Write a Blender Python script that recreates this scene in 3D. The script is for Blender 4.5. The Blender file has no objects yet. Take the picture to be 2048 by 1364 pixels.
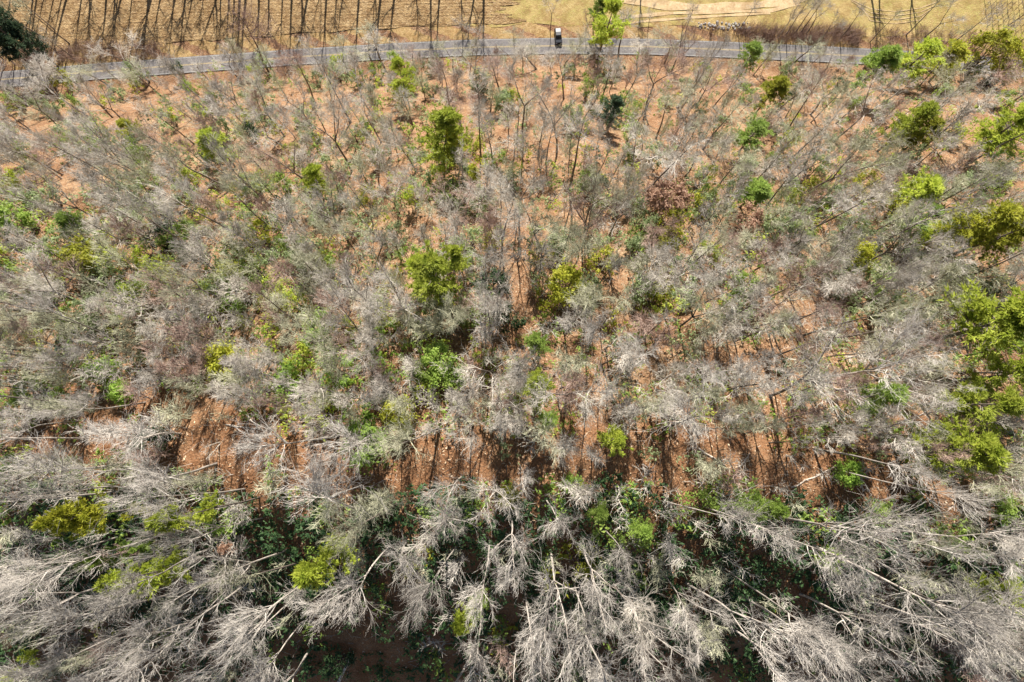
import bpy, math, random
import numpy as np
from mathutils import Vector, Matrix

R = math.radians
sc = bpy.context.scene
col = sc.collection

# ------------------------------------------------------------------ camera, sky, sun, exposure
CAM_Z = 70.0
TILT = 9.4
FPX = 569.0                                   # focal length in pixels of a 1024 px wide frame
cam_d = bpy.data.cameras.new('camera')
cam_d.sensor_width = 36.0
cam_d.lens = 36.0 * FPX / 1024.0
cam_d.clip_start = 1.0
cam_d.clip_end = 4000.0
cam = bpy.data.objects.new('camera', cam_d)
col.objects.link(cam)
cam.location = (0, 0, CAM_Z)
cam.rotation_euler = (R(TILT), 0, 0)
sc.camera = cam

SUN_EL, SUN_AZ = 37.0, 1.5                    # azimuth from +Y (south is up in the picture)
world = bpy.data.worlds.new('World')
sc.world = world
world.use_nodes = True
wn = world.node_tree
wn.nodes.clear()
sky = wn.nodes.new('ShaderNodeTexSky')
sky.sky_type = 'NISHITA'
sky.sun_disc = False
sky.sun_elevation = R(SUN_EL)
sky.sun_rotation = R(SUN_AZ)
bg = wn.nodes.new('ShaderNodeBackground')
bg.inputs['Strength'].default_value = 0.05
wo = wn.nodes.new('ShaderNodeOutputWorld')
wn.links.new(sky.outputs[0], bg.inputs[0])
wn.links.new(bg.outputs[0], wo.inputs[0])
sun_d = bpy.data.lights.new('sun', 'SUN')
sun_d.energy = 5.0
sun_d.angle = R(0.55)
sun_d.color = (1.0, 0.94, 0.85)
sun = bpy.data.objects.new('sun', sun_d)
col.objects.link(sun)
sdir = Vector((math.sin(R(SUN_AZ)) * math.cos(R(SUN_EL)), math.cos(R(SUN_AZ)) * math.cos(R(SUN_EL)), math.sin(R(SUN_EL))))
sun.rotation_euler = sdir.to_track_quat('Z', 'Y').to_euler()
sun.location = (0, 200, 200)

sc.view_settings.view_transform = 'Standard'
sc.view_settings.look = 'None'
sc.view_settings.exposure = 1.26
sc.view_settings.gamma = 1.0
sc.view_settings.use_curve_mapping = False
sc.render.engine = 'CYCLES'
sc.cycles.max_bounces = 6
sc.cycles.diffuse_bounces = 3
sc.cycles.transmission_bounces = 4
sc.cycles.transparent_max_bounces = 4

rng = np.random.default_rng(11)
rnd = random.Random(7)

# ------------------------------------------------------------------ terrain
VALLEY = -72.0
ct, st = math.cos(R(TILT)), math.sin(R(TILT))


def ray(px, py):
    """Direction through a pixel of the 2048 x 1364 photograph."""
    u = (px / 2 - 512) / FPX
    v = (341 - py / 2) / FPX
    return (u, v * ct + st, v * st - ct)


def on_plane(px, py, z):
    d = ray(px, py)
    t = (z - CAM_Z) / d[2]
    return (d[0] * t, d[1] * t)


road_px = [(-700, 330), (-300, 215), (0, 160), (200, 143), (420, 127), (600, 114), (800, 102), (960, 95), (1120, 92), (1300, 94), (1480, 101), (1650, 109), (1800, 117), (1960, 128), (2150, 150), (2500, 205), (2900, 290)]
ROAD = np.array([on_plane(a, b, VALLEY) for a, b in road_px])


def road_y(x):
    return np.interp(x, ROAD[:, 0], ROAD[:, 1])


def crest(x):
    return -5.0 - 0.055 * x


def terrain(x, y):
    x = np.asarray(x, float)
    y = np.asarray(y, float)
    toe = road_y(np.clip(x, -130, 130)) - 5.0
    c = crest(np.clip(x, -90, 90))
    t = np.clip((y - c) / (toe - c), 0, 1.4)
    zs = VALLEY * 1.02 * t ** 1.28
    # a low spur and two shallow draws on the sunny side
    fade = np.clip(t * 4, 0, 1) * np.clip((1 - t) * 4, 0, 1)
    zs = zs + fade * (1.5 * np.sin(x * 0.075 + 0.6) + 0.9 * np.sin(x * 0.16 + y * 0.05 + 2.0))
    k = 1.6
    d = np.clip((zs - VALLEY + k) / (2 * k), 0, 1)
    zs = np.where(zs - VALLEY > k, zs, np.where(zs - VALLEY < -k, VALLEY, VALLEY + k * d * d))
    n = np.clip(c - 1.5 - y, 0, None)
    zn = -0.72 * n * (n / (n + 6.0))
    zn = np.maximum(zn, -60)
    z = zs + zn
    rough = np.clip((z - VALLEY - 1.0) / 3.0, 0, 1)
    z = z + rough * (0.22 * np.sin(x * 0.55 + 1.3 * np.sin(y * 0.31)) + 0.16 * np.sin(y * 0.83 + x * 0.35) + 0.10 * np.sin(x * 1.7 - y * 1.1) + 0.45 * np.sin(x * 0.13 - y * 0.17))
    return z


def under(px, py, hc=0.0):
    """Ground point whose spot HC metres above it shows at the pixel."""
    d = ray(px, py)
    lo = hi = None
    t = 15.0
    while t < 400:
        if CAM_Z + t * d[2] - float(terrain(t * d[0], t * d[1])) - hc < 0:
            hi, lo = t, t - 4
            break
        t += 4
    if hi is None:
        return None
    for _ in range(14):
        m = (lo + hi) / 2
        if CAM_Z + m * d[2] - float(terrain(m * d[0], m * d[1])) - hc < 0:
            hi = m
        else:
            lo = m
    x, y = hi * d[0], hi * d[1]
    return x, y, float(terrain(x, y))


def to_px(x, y, z):
    dz = z - CAM_Z
    yc = y * ct + dz * st
    zc = -y * st + dz * ct
    return 1024 + 2 * FPX * x / -zc, 682 - 2 * FPX * yc / -zc, -zc


# ------------------------------------------------------------------ materials
def mat(name):
    m = bpy.data.materials.new(name)
    m.use_nodes = True
    nt = m.node_tree
    nt.nodes.clear()
    out = nt.nodes.new('ShaderNodeOutputMaterial')
    return m, nt, out


def nd(nt, typ, **kw):
    n = nt.nodes.new(typ)
    for k, v in kw.items():
        setattr(n, k, v)
    return n


def noise(nt, vec, scale, detail=4.0, rough=0.6):
    n = nd(nt, 'ShaderNodeTexNoise')
    n.inputs['Scale'].default_value = scale
    n.inputs['Detail'].default_value = detail
    n.inputs['Roughness'].default_value = rough
    nt.links.new(vec, n.inputs['Vector'])
    return n


def ramp(nt, fac, stops):
    r = nd(nt, 'ShaderNodeValToRGB')
    e = r.color_ramp.elements
    while len(e) > len(stops):
        e.remove(e[-1])
    while len(e) < len(stops):
        e.new(0.5)
    for el, (p, c) in zip(e, stops):
        el.position = p
        el.color = (*c, 1)
    nt.links.new(fac, r.inputs[0])
    return r


def mixc(nt, fac, a, b, blend='MIX'):
    n = nd(nt, 'ShaderNodeMix', data_type='RGBA', blend_type=blend)
    if isinstance(fac, (int, float)):
        n.inputs[0].default_value = fac
    else:
        nt.links.new(fac, n.inputs[0])
    for i, v in ((6, a), (7, b)):
        if isinstance(v, tuple):
            n.inputs[i].default_value = (*v, 1)
        else:
            nt.links.new(v, n.inputs[i])
    return n.outputs[2]


def surface(nt, out, colour, rough=0.9, spec=0.2, bump=None, strength=0.5, dist=0.1):
    p = nd(nt, 'ShaderNodeBsdfPrincipled')
    p.inputs['Roughness'].default_value = rough
    p.inputs['Specular IOR Level'].default_value = spec
    if isinstance(colour, tuple):
        p.inputs['Base Color'].default_value = (*colour, 1)
    else:
        nt.links.new(colour, p.inputs['Base Color'])
    if bump is not None:
        b = nd(nt, 'ShaderNodeBump')
        b.inputs['Strength'].default_value = strength
        b.inputs['Distance'].default_value = dist
        nt.links.new(bump, b.inputs['Height'])
        nt.links.new(b.outputs[0], p.inputs['Normal'])
    nt.links.new(p.outputs[0], out.inputs[0])
    return p


def ground_mat(name, patches, fine, speck, bumpd=0.25, sc1=0.12, sc2=1.6, sc3=5.0, drift=0.7, shaded_clay=None):
    m, nt, out = mat(name)
    g = nd(nt, 'ShaderNodeNewGeometry')
    pos = g.outputs['Position']
    a = ramp(nt, noise(nt, pos, sc1, 5).outputs[0], [(0.36, patches[0]), (0.5, patches[1]), (0.66, patches[2])])
    n2 = noise(nt, pos, sc2, 6, 0.75)
    c = mixc(nt, ramp(nt, n2.outputs[0], [(0.38, (0, 0, 0)), (0.62, (1, 1, 1))]).outputs[0], a.outputs[0], fine)
    n3 = noise(nt, pos, sc3, 3, 0.8)
    c = mixc(nt, ramp(nt, n3.outputs[0], [(0.56, (0, 0, 0)), (0.68, (1, 1, 1))]).outputs[0], c, speck)
    v = nd(nt, 'ShaderNodeTexVoronoi')
    v.inputs['Scale'].default_value = sc3 * 0.7
    wv = nd(nt, 'ShaderNodeVectorMath', operation='MULTIPLY_ADD')
    wv.inputs[1].default_value = (0.5, 0.5, 0.5)
    nt.links.new(n2.outputs['Color'], wv.inputs[0])
    nt.links.new(pos, wv.inputs[2])
    nt.links.new(wv.outputs[0], v.inputs['Vector'])
    h = nd(nt, 'ShaderNodeMath', operation='ADD')
    v.inputs['Randomness'].default_value = 1.0
    n4 = noise(nt, pos, sc3 * 0.35, 8, 0.8)
    nt.links.new(n4.outputs[0], h.inputs[0])
    vm_ = nd(nt, 'ShaderNodeMath', operation='MULTIPLY')
    vm_.inputs[1].default_value = 0.7
    nt.links.new(v.outputs[0], vm_.inputs[0])
    nt.links.new(vm_.outputs[0], h.inputs[1])
    if shaded_clay is not None:
        at = nd(nt, 'ShaderNodeAttribute', attribute_name='shaded_clay')
        cn = ramp(nt, n2.outputs[0], [(0.36, shaded_clay[0]), (0.62, shaded_clay[1])])
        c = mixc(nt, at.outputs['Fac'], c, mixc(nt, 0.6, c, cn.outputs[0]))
    big = ramp(nt, noise(nt, pos, sc1 * 2.7, 6, 0.7).outputs[0], [(0.40, (0.62, 0.55, 0.50)), (0.56, (1, 1, 1))])
    c = mixc(nt, drift, c, big.outputs[0], 'MULTIPLY')
    surface(nt, out, c, 0.95, 0.1, h.outputs[0], 0.9, bumpd)
    return m


M = {}
M['litter'] = ground_mat('leaf_litter', [(0.26, 0.145, 0.078), (0.33, 0.195, 0.108), (0.36, 0.26, 0.155)], (0.185, 0.097, 0.05), (0.54, 0.43, 0.30), shaded_clay=((0.14, 0.058, 0.025), (0.275, 0.135, 0.064)))
M['straw'] = ground_mat('dry_verge', [(0.34, 0.22, 0.10), (0.42, 0.29, 0.15), (0.34, 0.20, 0.09)], (0.24, 0.165, 0.06), (0.52, 0.38, 0.22), 0.15, 0.3, 2.2, 6)
M['soil'] = ground_mat('ploughed_soil', [(0.22, 0.145, 0.065), (0.31, 0.21, 0.10), (0.38, 0.27, 0.14)], (0.17, 0.105, 0.05), (0.54, 0.43, 0.27), 0.25, 0.16, 1.3, 3.0)
M['meadow'] = ground_mat('dry_meadow', [(0.38, 0.28, 0.12), (0.29, 0.25, 0.08), (0.40, 0.29, 0.14)], (0.28, 0.195, 0.08), (0.46, 0.37, 0.2), 0.12, 0.12, 1.2, 4.0)


def simple(name, c1, c2, scale=3.0, rough=0.85, spec=0.2, bump=0.0, metal=0.0):
    m, nt, out = mat(name)
    tc = nd(nt, 'ShaderNodeTexCoord')
    n = noise(nt, tc.outputs['Object'], scale, 5, 0.7)
    r = ramp(nt, n.outputs[0], [(0.35, c1), (0.65, c2)])
    p = surface(nt, out, r.outputs[0], rough, spec, n.outputs[0] if bump else None, 0.6, bump or 0.1)
    p.inputs['Metallic'].default_value = metal
    return m


M['asphalt'] = simple('asphalt', (0.10, 0.095, 0.095), (0.18, 0.165, 0.16), 1.5, 0.9)
M['yellow'] = simple('yellow_road_paint', (0.36, 0.27, 0.12), (0.52, 0.40, 0.2), 1.0)
M['white'] = simple('white_paint', (0.28, 0.28, 0.27), (0.5, 0.5, 0.48), 1.0)
M['track'] = ground_mat('worn_track', [(0.46, 0.34, 0.20), (0.52, 0.40, 0.25), (0.48, 0.36, 0.21)], (0.38, 0.27, 0.14), (0.56, 0.46, 0.32), 0.05)
M['rock'] = simple('grey_rock', (0.2, 0.19, 0.18), (0.42, 0.4, 0.38), 2.0, bump=0.1)
M['log'] = simple('weathered_wood', (0.42, 0.34, 0.27), (0.62, 0.54, 0.46), 2.0)
M['old_log'] = simple('brown_dead_wood', (0.16, 0.11, 0.075), (0.30, 0.22, 0.16), 2.0)


def bark(name, c1, c2, var=0.3):
    """Bark whose tone differs from tree to tree."""
    m, nt, out = mat(name)
    tc = nd(nt, 'ShaderNodeTexCoord')
    n = noise(nt, tc.outputs['Object'], 1.3, 5, 0.7)
    r = ramp(nt, n.outputs[0], [(0.32, c1), (0.68, c2)])
    oi = nd(nt, 'ShaderNodeObjectInfo')
    hs = nd(nt, 'ShaderNodeHueSaturation')
    mr = nd(nt, 'ShaderNodeMapRange')
    mr.inputs['To Min'].default_value = 1 - var
    mr.inputs['To Max'].default_value = 1 + var * 0.8
    nt.links.new(oi.outputs['Random'], mr.inputs['Value'])
    nt.links.new(mr.outputs[0], hs.inputs['Value'])
    nt.links.new(r.outputs[0], hs.inputs['Color'])
    surface(nt, out, hs.outputs[0], 0.9, 0.15)
    return m


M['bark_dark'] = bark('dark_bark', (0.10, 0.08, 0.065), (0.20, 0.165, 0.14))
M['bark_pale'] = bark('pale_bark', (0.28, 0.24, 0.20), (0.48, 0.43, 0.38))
M['twig'] = bark('grey_twigs', (0.39, 0.35, 0.295), (0.54, 0.50, 0.44), 0.22)
M['twig_pale'] = bark('pale_twigs', (0.31, 0.28, 0.245), (0.50, 0.465, 0.42), 0.3)
M['twig_olive'] = bark('olive_grey_twigs', (0.33, 0.325, 0.21), (0.46, 0.45, 0.33), 0.2)
M['twig_warm'] = bark('reddish_twigs', (0.26, 0.17, 0.135), (0.40, 0.30, 0.25), 0.25)


def leaf(name, c1, c2, trans=0.4, var=0.25, tint=None):
    m, nt, out = mat(name)
    g = nd(nt, 'ShaderNodeNewGeometry')
    oi = nd(nt, 'ShaderNodeObjectInfo')
    n = noise(nt, g.outputs['Position'], 1.1, 3, 0.6)
    r = ramp(nt, n.outputs[0], [(0.35, c1), (0.65, c2)])
    hs = nd(nt, 'ShaderNodeHueSaturation')
    mr = nd(nt, 'ShaderNodeMapRange')
    mr.inputs['To Min'].default_value = 1 - var
    mr.inputs['To Max'].default_value = 1 + var
    nt.links.new(oi.outputs['Random'], mr.inputs['Value'])
    nt.links.new(mr.outputs[0], hs.inputs['Value'])
    nt.links.new(r.outputs[0], hs.inputs['Color'])
    d = nd(nt, 'ShaderNodeBsdfPrincipled')
    d.inputs['Roughness'].default_value = 0.6
    d.inputs['Specular IOR Level'].default_value = 0.25
    t = nd(nt, 'ShaderNodeBsdfTranslucent')
    nt.links.new(hs.outputs[0], d.inputs['Base Color'])
    nt.links.new(hs.outputs[0], t.inputs[0])
    mx = nd(nt, 'ShaderNodeMixShader')
    mx.inputs[0].default_value = trans
    nt.links.new(d.outputs[0], mx.inputs[1])
    nt.links.new(t.outputs[0], mx.inputs[2])
    nt.links.new(mx.outputs[0], out.inputs[0])
    return m


M['lime'] = leaf('lime_needles', (0.33, 0.41, 0.045), (0.50, 0.55, 0.085), 0.5)
M['olive'] = leaf('olive_needles', (0.30, 0.33, 0.03), (0.44, 0.43, 0.055), 0.5)
M['green'] = leaf('green_leaves', (0.20, 0.30, 0.05), (0.33, 0.43, 0.095), 0.5)
M['bright'] = leaf('bright_green_leaves', (0.18, 0.30, 0.04), (0.31, 0.44, 0.08), 0.5)
M['dark'] = leaf('dark_evergreen_leaves', (0.045, 0.085, 0.045), (0.085, 0.13, 0.065), 0.3)
M['pale'] = leaf('pale_grey_green_leaves', (0.24, 0.31, 0.14), (0.37, 0.44, 0.22), 0.45)
M['rust'] = leaf('rust_leaves', (0.36, 0.21, 0.14), (0.46, 0.30, 0.21), 0.45)
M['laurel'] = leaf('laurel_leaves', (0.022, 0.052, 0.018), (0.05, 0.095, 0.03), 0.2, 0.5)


# ------------------------------------------------------------------ mesh helpers
class Soup:
    """Collects triangles from numpy arrays and links them as ONE mesh."""
    def __init__(self):
        self.v, self.f, self.m, self.n = [], [], [], 0

    def add(self, v, f, mi=0):
        self.v.append(np.asarray(v, float))
        self.f.append(np.asarray(f, int) + self.n)
        self.m.append(np.full(len(f), mi, int))
        self.n += len(v)

    def arrays(self):
        return np.concatenate(self.v), np.concatenate(self.f), np.concatenate(self.m)

    def mesh(self, name, mats, smooth=False):
        v, f, mi = self.arrays()
        return mesh_from(name, v, f, mats, mi, smooth)


def mesh_from(name, v, f, mats, mi=None, smooth=False):
    me = bpy.data.meshes.new(name)
    k = f.shape[1]
    me.vertices.add(len(v))
    me.vertices.foreach_set('co', np.ascontiguousarray(v, dtype=np.float32).ravel())
    me.loops.add(f.size)
    me.loops.foreach_set('vertex_index', np.ascontiguousarray(f, dtype=np.int32).ravel())
    me.polygons.add(len(f))
    me.polygons.foreach_set('loop_start', np.arange(0, f.size, k, dtype=np.int32))
    me.polygons.foreach_set('loop_total', np.full(len(f), k, dtype=np.int32))
    for m in mats:
        me.materials.append(m)
    if mi is not None:
        me.polygons.foreach_set('material_index', np.asarray(mi, dtype=np.int32))
    me.polygons.foreach_set('use_smooth', np.full(len(f), smooth))
    me.update(calc_edges=True)
    return me


def tubes(P, Rr, sides):
    """P (k, n, 3) polylines with radii Rr (k, n): triangles of open tubes with a closing tip."""
    k, n, _ = P.shape
    T = np.gradient(P, axis=1)
    T /= np.linalg.norm(T, axis=2, keepdims=True) + 1e-9
    ref = np.where(np.abs(T[:, :1, 2:3]) > 0.8, np.array([1.0, 0, 0]), np.array([0, 0, 1.0]))
    A = np.cross(T, np.broadcast_to(ref, T.shape))
    A /= np.linalg.norm(A, axis=2, keepdims=True) + 1e-9
    B = np.cross(T, A)
    ang = np.arange(sides) * 2 * math.pi / sides
    V = P[:, :, None] + Rr[:, :, None, None] * (A[:, :, None] * np.cos(ang)[None, None, :, None] + B[:, :, None] * np.sin(ang)[None, None, :, None])
    V = V.reshape(-1, 3)
    base = np.arange(k)[:, None, None] * n * sides + np.arange(n - 1)[None, :, None] * sides
    i = np.arange(sides)[None, None]
    j = (i + 1) % sides
    a, b, c, d = base + i, base + j, base + sides + j, base + sides + i
    F = np.concatenate([np.stack([a, b, c], -1).reshape(-1, 3), np.stack([a, c, d], -1).reshape(-1, 3)])
    return V, F


def grow_many(r, S, D, L, n, wob, up):
    """k polylines of n points from starts S along D with lengths L."""
    k = len(S)
    P = np.empty((k, n, 3))
    P[:, 0] = S
    d = D.copy()
    for i in range(1, n):
        d = d + r.normal(0, wob, (k, 3)) + np.array([0, 0, up])
        d /= np.linalg.norm(d, axis=1, keepdims=True)
        P[:, i] = P[:, i - 1] + d * (L / (n - 1))[:, None]
    return P


def side_dirs(r, T, lo, hi):
    """Directions at lo..hi degrees off the tangents T, at random round them."""
    k = len(T)
    a = np.cross(T, r.normal(0, 1, (k, 3)))
    a /= np.linalg.norm(a, axis=1, keepdims=True) + 1e-9
    th = np.radians(r.uniform(lo, hi, k))[:, None]
    return T * np.cos(th) + a * np.sin(th)


def along(P, idx, t):
    n = P.shape[1]
    f = np.clip(t * (n - 1), 0, n - 1.001)
    i = f.astype(int)
    w = (f - i)[:, None]
    p = P[idx, i] * (1 - w) + P[idx, i + 1] * w
    T = P[idx, i + 1] - P[idx, i]
    T /= np.linalg.norm(T, axis=1, keepdims=True) + 1e-9
    return p, T


def taper(k, n, r0, r1):
    t = np.linspace(0, 1, n)[None]
    return np.asarray(r0).reshape(-1, 1) * (1 - t) + np.asarray(r1).reshape(-1, 1) * t


def bare_tree(seed, h=24.0, cb=0.5, spread=3.6, limbs=18, sub=7, twigs=8, fine=2, forks=1, thick=1.0, r0=0.24, lod=False, ang=(28, 58)):
    """Leafless hardwood: (trunk soup, crown soup)."""
    r = np.random.default_rng(seed)
    tk, cr = Soup(), Soup()
    nT = 11
    lean = r.normal(0, 0.035, 3)
    top = h * (0.92 if forks == 1 else r.uniform(0.42, 0.58))
    P0 = grow_many(r, np.array([[0, 0, -0.5]]), np.array([[lean[0], lean[1], 1.0]]), np.array([top + 0.5]), nT, 0.028, 0.03)
    rad0 = taper(1, nT, [r0], [0.035 if forks == 1 else r0 * 0.6])
    rad0[:, 0] *= 1.35
    tk.add(*tubes(P0, rad0, 7))
    stems, srad = [P0], [rad0]
    if forks > 1:
        end = np.repeat(P0[:, -1], forks, 0) - np.array([0, 0, 0.1])
        az = r.uniform(0, 6.28) + np.arange(forks) * 6.283 / forks
        D = np.stack([np.cos(az) * 0.36, np.sin(az) * 0.36, np.ones(forks)], 1)
        D /= np.linalg.norm(D, axis=1, keepdims=True)
        L = r.uniform(0.9, 1.1, forks) * (h * 0.94 - top)
        P1 = grow_many(r, end, D, L, 9, 0.05, 0.05)
        rad1 = taper(forks, 9, np.full(forks, r0 * 0.5), np.full(forks, 0.03))
        tk.add(*tubes(P1, rad1, 6))
        stems, srad = [P1], [rad1]
    S = stems[0]
    ns = len(S)
    k = limbs
    idx = r.integers(0, ns, k)
    lo = cb if forks == 1 else 0.12
    t = lo + (1 - lo) * r.random(k) ** 0.85 * 0.97
    p, T = along(S, idx, t)
    u = (t - lo) / (1 - lo)
    D = side_dirs(r, T, *ang)
    L = spread * (1.28 - 0.75 * u) * r.uniform(0.7, 1.25, k) / (1 if forks == 1 else 1.25)
    P1 = grow_many(r, p, D, L, 7, 0.06, 0.08)
    r1 = thick * np.clip(0.014 * L + 0.02, 0.03, 0.10)
    cr.add(*tubes(P1, taper(k, 7, r1, np.full(k, 0.022 * thick)), 4))
    # branches
    idx = np.repeat(np.arange(k), sub)
    t = r.uniform(0.22, 0.98, len(idx))
    p, T = along(P1, idx, t)
    # leading shoots of the stems too
    st_i = np.repeat(np.arange(ns), 8)
    p2, T2 = along(S, st_i, r.uniform(0.8, 0.99, len(st_i)))
    p, T = np.concatenate([p, p2]), np.concatenate([T, T2])
    L2 = np.concatenate([L[idx], np.full(len(st_i), spread * 0.6)]) * r.uniform(0.36, 0.70, len(p))
    D = side_dirs(r, T, 20, 50)
    n2 = 3 if lod else 5
    P2 = grow_many(r, p, D, L2, n2, 0.08, 0.07)
    cr.add(*tubes(P2, taper(len(p), n2, np.full(len(p), 0.028 * thick), np.full(len(p), 0.012 * thick)), 3))
    idx = np.repeat(np.arange(len(P2)), twigs)
    p, T = along(P2, idx, r.uniform(0.15, 1.0, len(idx)))
    L3 = L2[idx] * r.uniform(0.35, 0.7, len(idx))
    n3 = 2 if lod else 3
    P3 = grow_many(r, p, side_dirs(r, T, 15, 46), L3, n3, 0.10, 0.06)
    cr.add(*tubes(P3, taper(len(p), n3, np.full(len(p), 0.014 * thick), np.full(len(p), 0.007 * thick)), 3))
    if fine:
        idx = np.repeat(np.arange(len(P3)), fine)
        p, T = along(P3, idx, r.uniform(0.2, 1.0, len(idx)))
        P4 = grow_many(r, p, side_dirs(r, T, 20, 55), L3[idx] * r.uniform(0.4, 0.8, len(idx)), 2, 0.1, 0.1)
        cr.add(*tubes(P4, taper(len(p), 2, np.full(len(p), 0.009 * thick), np.full(len(p), 0.006 * thick)), 3))
    return tk, cr


def blades(r, C, D, length, width):
    """One thin triangle from each point C along D."""
    k = len(C)
    s = np.cross(D, r.normal(0, 0.45, (k, 3)) + np.array([0, 0.35, 1.0]))
    s /= np.linalg.norm(s, axis=1, keepdims=True) + 1e-9
    L = length * r.uniform(0.6, 1.3, (k, 1))
    V = np.stack([C - s * width, C + s * width, C + D * L], 1).reshape(-1, 3)
    return V, np.arange(3 * k).reshape(-1, 3)


def leaves(r, C, N, size):
    """One diamond leaf (two triangles) at each C facing about N."""
    k = len(C)
    N = N + r.normal(0, 0.55, (k, 3))
    N /= np.linalg.norm(N, axis=1, keepdims=True) + 1e-9
    a = np.cross(N, r.normal(0, 1, (k, 3)))
    a /= np.linalg.norm(a, axis=1, keepdims=True) + 1e-9
    b = np.cross(N, a)
    s = size * r.uniform(0.6, 1.4, (k, 1))
    V = np.stack([C - a * s, C - b * s * 0.45 - N * s * 0.1, C + a * s, C + b * s * 0.45 - N * s * 0.1], 1).reshape(-1, 3)
    q = np.arange(k)[:, None] * 4
    F = np.concatenate([q + [0, 1, 2], q + [0, 2, 3]])
    return V, F


def pine(seed, h=20.0, cb=0.35, spread=3.2, nb=64, tufts=22, needles=7, ln=0.5, wd=0.075):
    """White pine: irregular tiers of limbs that carry tufts of needles."""
    r = np.random.default_rng(seed)
    tk, cr = Soup(), Soup()
    P0 = grow_many(r, np.array([[0, 0, -0.5]]), np.array([[r.normal(0, .03), r.normal(0, .03), 1.0]]), np.array([h]), 9, 0.02, 0.04)
    tk.add(*tubes(P0, taper(1, 9, [0.22], [0.03]), 6))
    tiers = np.sort(r.uniform(0, 1, nb // 4))
    u = np.repeat(tiers, 4) + r.normal(0, 0.01, nb // 4 * 4)
    u = np.clip(u, 0, 0.98)
    p, T = along(P0, np.zeros(len(u), int), cb + (1 - cb) * u)
    D = side_dirs(r, T, 55, 95)
    prof = np.sin(np.clip(0.18 + u * 0.86, 0, 1) * math.pi) ** 0.7 * (1.15 - 0.5 * u)
    L = spread * prof * r.uniform(0.45, 1.2, len(u)) + 0.3
    P1 = grow_many(r, p, D, L, 5, 0.08, 0.07)
    tk.add(*tubes(P1, taper(len(u), 5, np.full(len(u), 0.05), np.full(len(u), 0.015)), 3))
    idx = np.repeat(np.arange(len(u)), tufts)
    c, T = along(P1, idx, r.uniform(0.25, 1.0, len(idx)))
    c = c + r.normal(0, 0.22, c.shape) * (spread / 3.2)
    idx2 = np.repeat(np.arange(len(c)), needles)
    d = side_dirs(r, T[idx2], 5, 75) + np.array([0, 0, 0.35])
    d /= np.linalg.norm(d, axis=1, keepdims=True)
    cr.add(*blades(r, c[idx2], d, ln, wd))
    return tk, cr


def leafy(seed, w=3.0, h=4.5, n=2200, size=0.16, clumps=26, stem=True, gap=0.45):
    """Broadleaf evergreen or shrub: stems below clumps of leaves spread through an uneven crown."""
    r = np.random.default_rng(seed)
    tk, cr = Soup(), Soup()
    az = r.uniform(0, 6.283, clumps)
    ph = np.arccos(r.uniform(-0.55, 1, clumps))
    rr = r.uniform(0.45, 1.0, clumps) ** 0.6
    C = np.stack([np.cos(az) * np.sin(ph) * rr * w / 2, np.sin(az) * np.sin(ph) * rr * w / 2, h * 0.55 + np.cos(ph) * rr * h * 0.42], 1)
    C[:, 2] = np.maximum(C[:, 2], h * 0.12)
    crad = w * r.uniform(0.12, 0.28, clumps)
    idx = r.integers(0, clumps, n)
    d = r.normal(0, 1, (n, 3))
    d /= np.linalg.norm(d, axis=1, keepdims=True)
    q = C[idx] + d * (crad[idx] * np.abs(r.normal(0, 0.62, n)))[:, None] * np.array([1, 1, 0.75])
    cr.add(*leaves(r, q, d * 0.7 + np.array([0, 0, 0.6]), size))
    S = np.zeros((clumps, 3))
    S[:, :2] = r.normal(0, 0.06 * w, (clumps, 2))
    S[:, 2] = -0.2
    P = np.linspace(0, 1, 4)[None, :, None] * (C - S)[:, None] + S[:, None]
    P[:, 1:3] += r.normal(0, 0.04 * w, (clumps, 2, 3))
    tk.add(*tubes(P, taper(clumps, 4, np.full(clumps, 0.018 * w ** 0.7 + 0.01), np.full(clumps, 0.012)), 3))
    return tk, cr


def sapling(seed, h=8.0, w=2.6, stems=3, twigs=34, fine=5, thick=1.0, lod=False):
    """Slender leafless sapling or multi-stemmed brush, one mesh."""
    r = np.random.default_rng(seed)
    s = Soup()
    D = np.stack([r.normal(0, 0.10, stems), r.normal(0, 0.10, stems), np.ones(stems)], 1)
    D /= np.linalg.norm(D, axis=1, keepdims=True)
    S = np.zeros((stems, 3))
    S[:, :2] = r.normal(0, 0.12, (stems, 2))
    S[:, 2] = -0.3
    L = h * r.uniform(0.7, 1.05, stems)
    P = grow_many(r, S, D, L, 7, 0.05, 0.05)
    s.add(*tubes(P, taper(stems, 7, np.full(stems, 0.06 * thick), np.full(stems, 0.014)), 4))
    idx = np.repeat(np.arange(stems), twigs)
    t = r.uniform(0.25, 1, len(idx))
    p, T = along(P, idx, t)
    L1 = w * 0.5 * (1.25 - 0.7 * t) * r.uniform(0.6, 1.3, len(idx))
    n1 = 3 if lod else 4
    P1 = grow_many(r, p, side_dirs(r, T, 28, 60), L1, n1, 0.10, 0.10)
    s.add(*tubes(P1, taper(len(p), n1, np.full(len(p), 0.024 * thick), np.full(len(p), 0.010 * thick)), 3))
    idx = np.repeat(np.arange(len(P1)), fine)
    p, T = along(P1, idx, r.uniform(0.2, 1, len(idx)))
    P2 = grow_many(r, p, side_dirs(r, T, 20, 60), L1[idx] * r.uniform(0.25, 0.6, len(idx)), 2, 0.1, 0.1)
    s.add(*tubes(P2, taper(len(p), 2, np.full(len(p), 0.014 * thick), np.full(len(p), 0.008 * thick)), 3))
    return s


# ------------------------------------------------------------------ object helpers
def link(name, me, parent=None, loc=None, rot=None, scale=None):
    o = bpy.data.objects.new(name, me)
    col.objects.link(o)
    if parent is not None:
        o.parent = parent
    if loc is not None:
        o.location = loc
    if rot is not None:
        o.rotation_euler = rot
    if scale is not None:
        o.scale = scale
    return o


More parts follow.
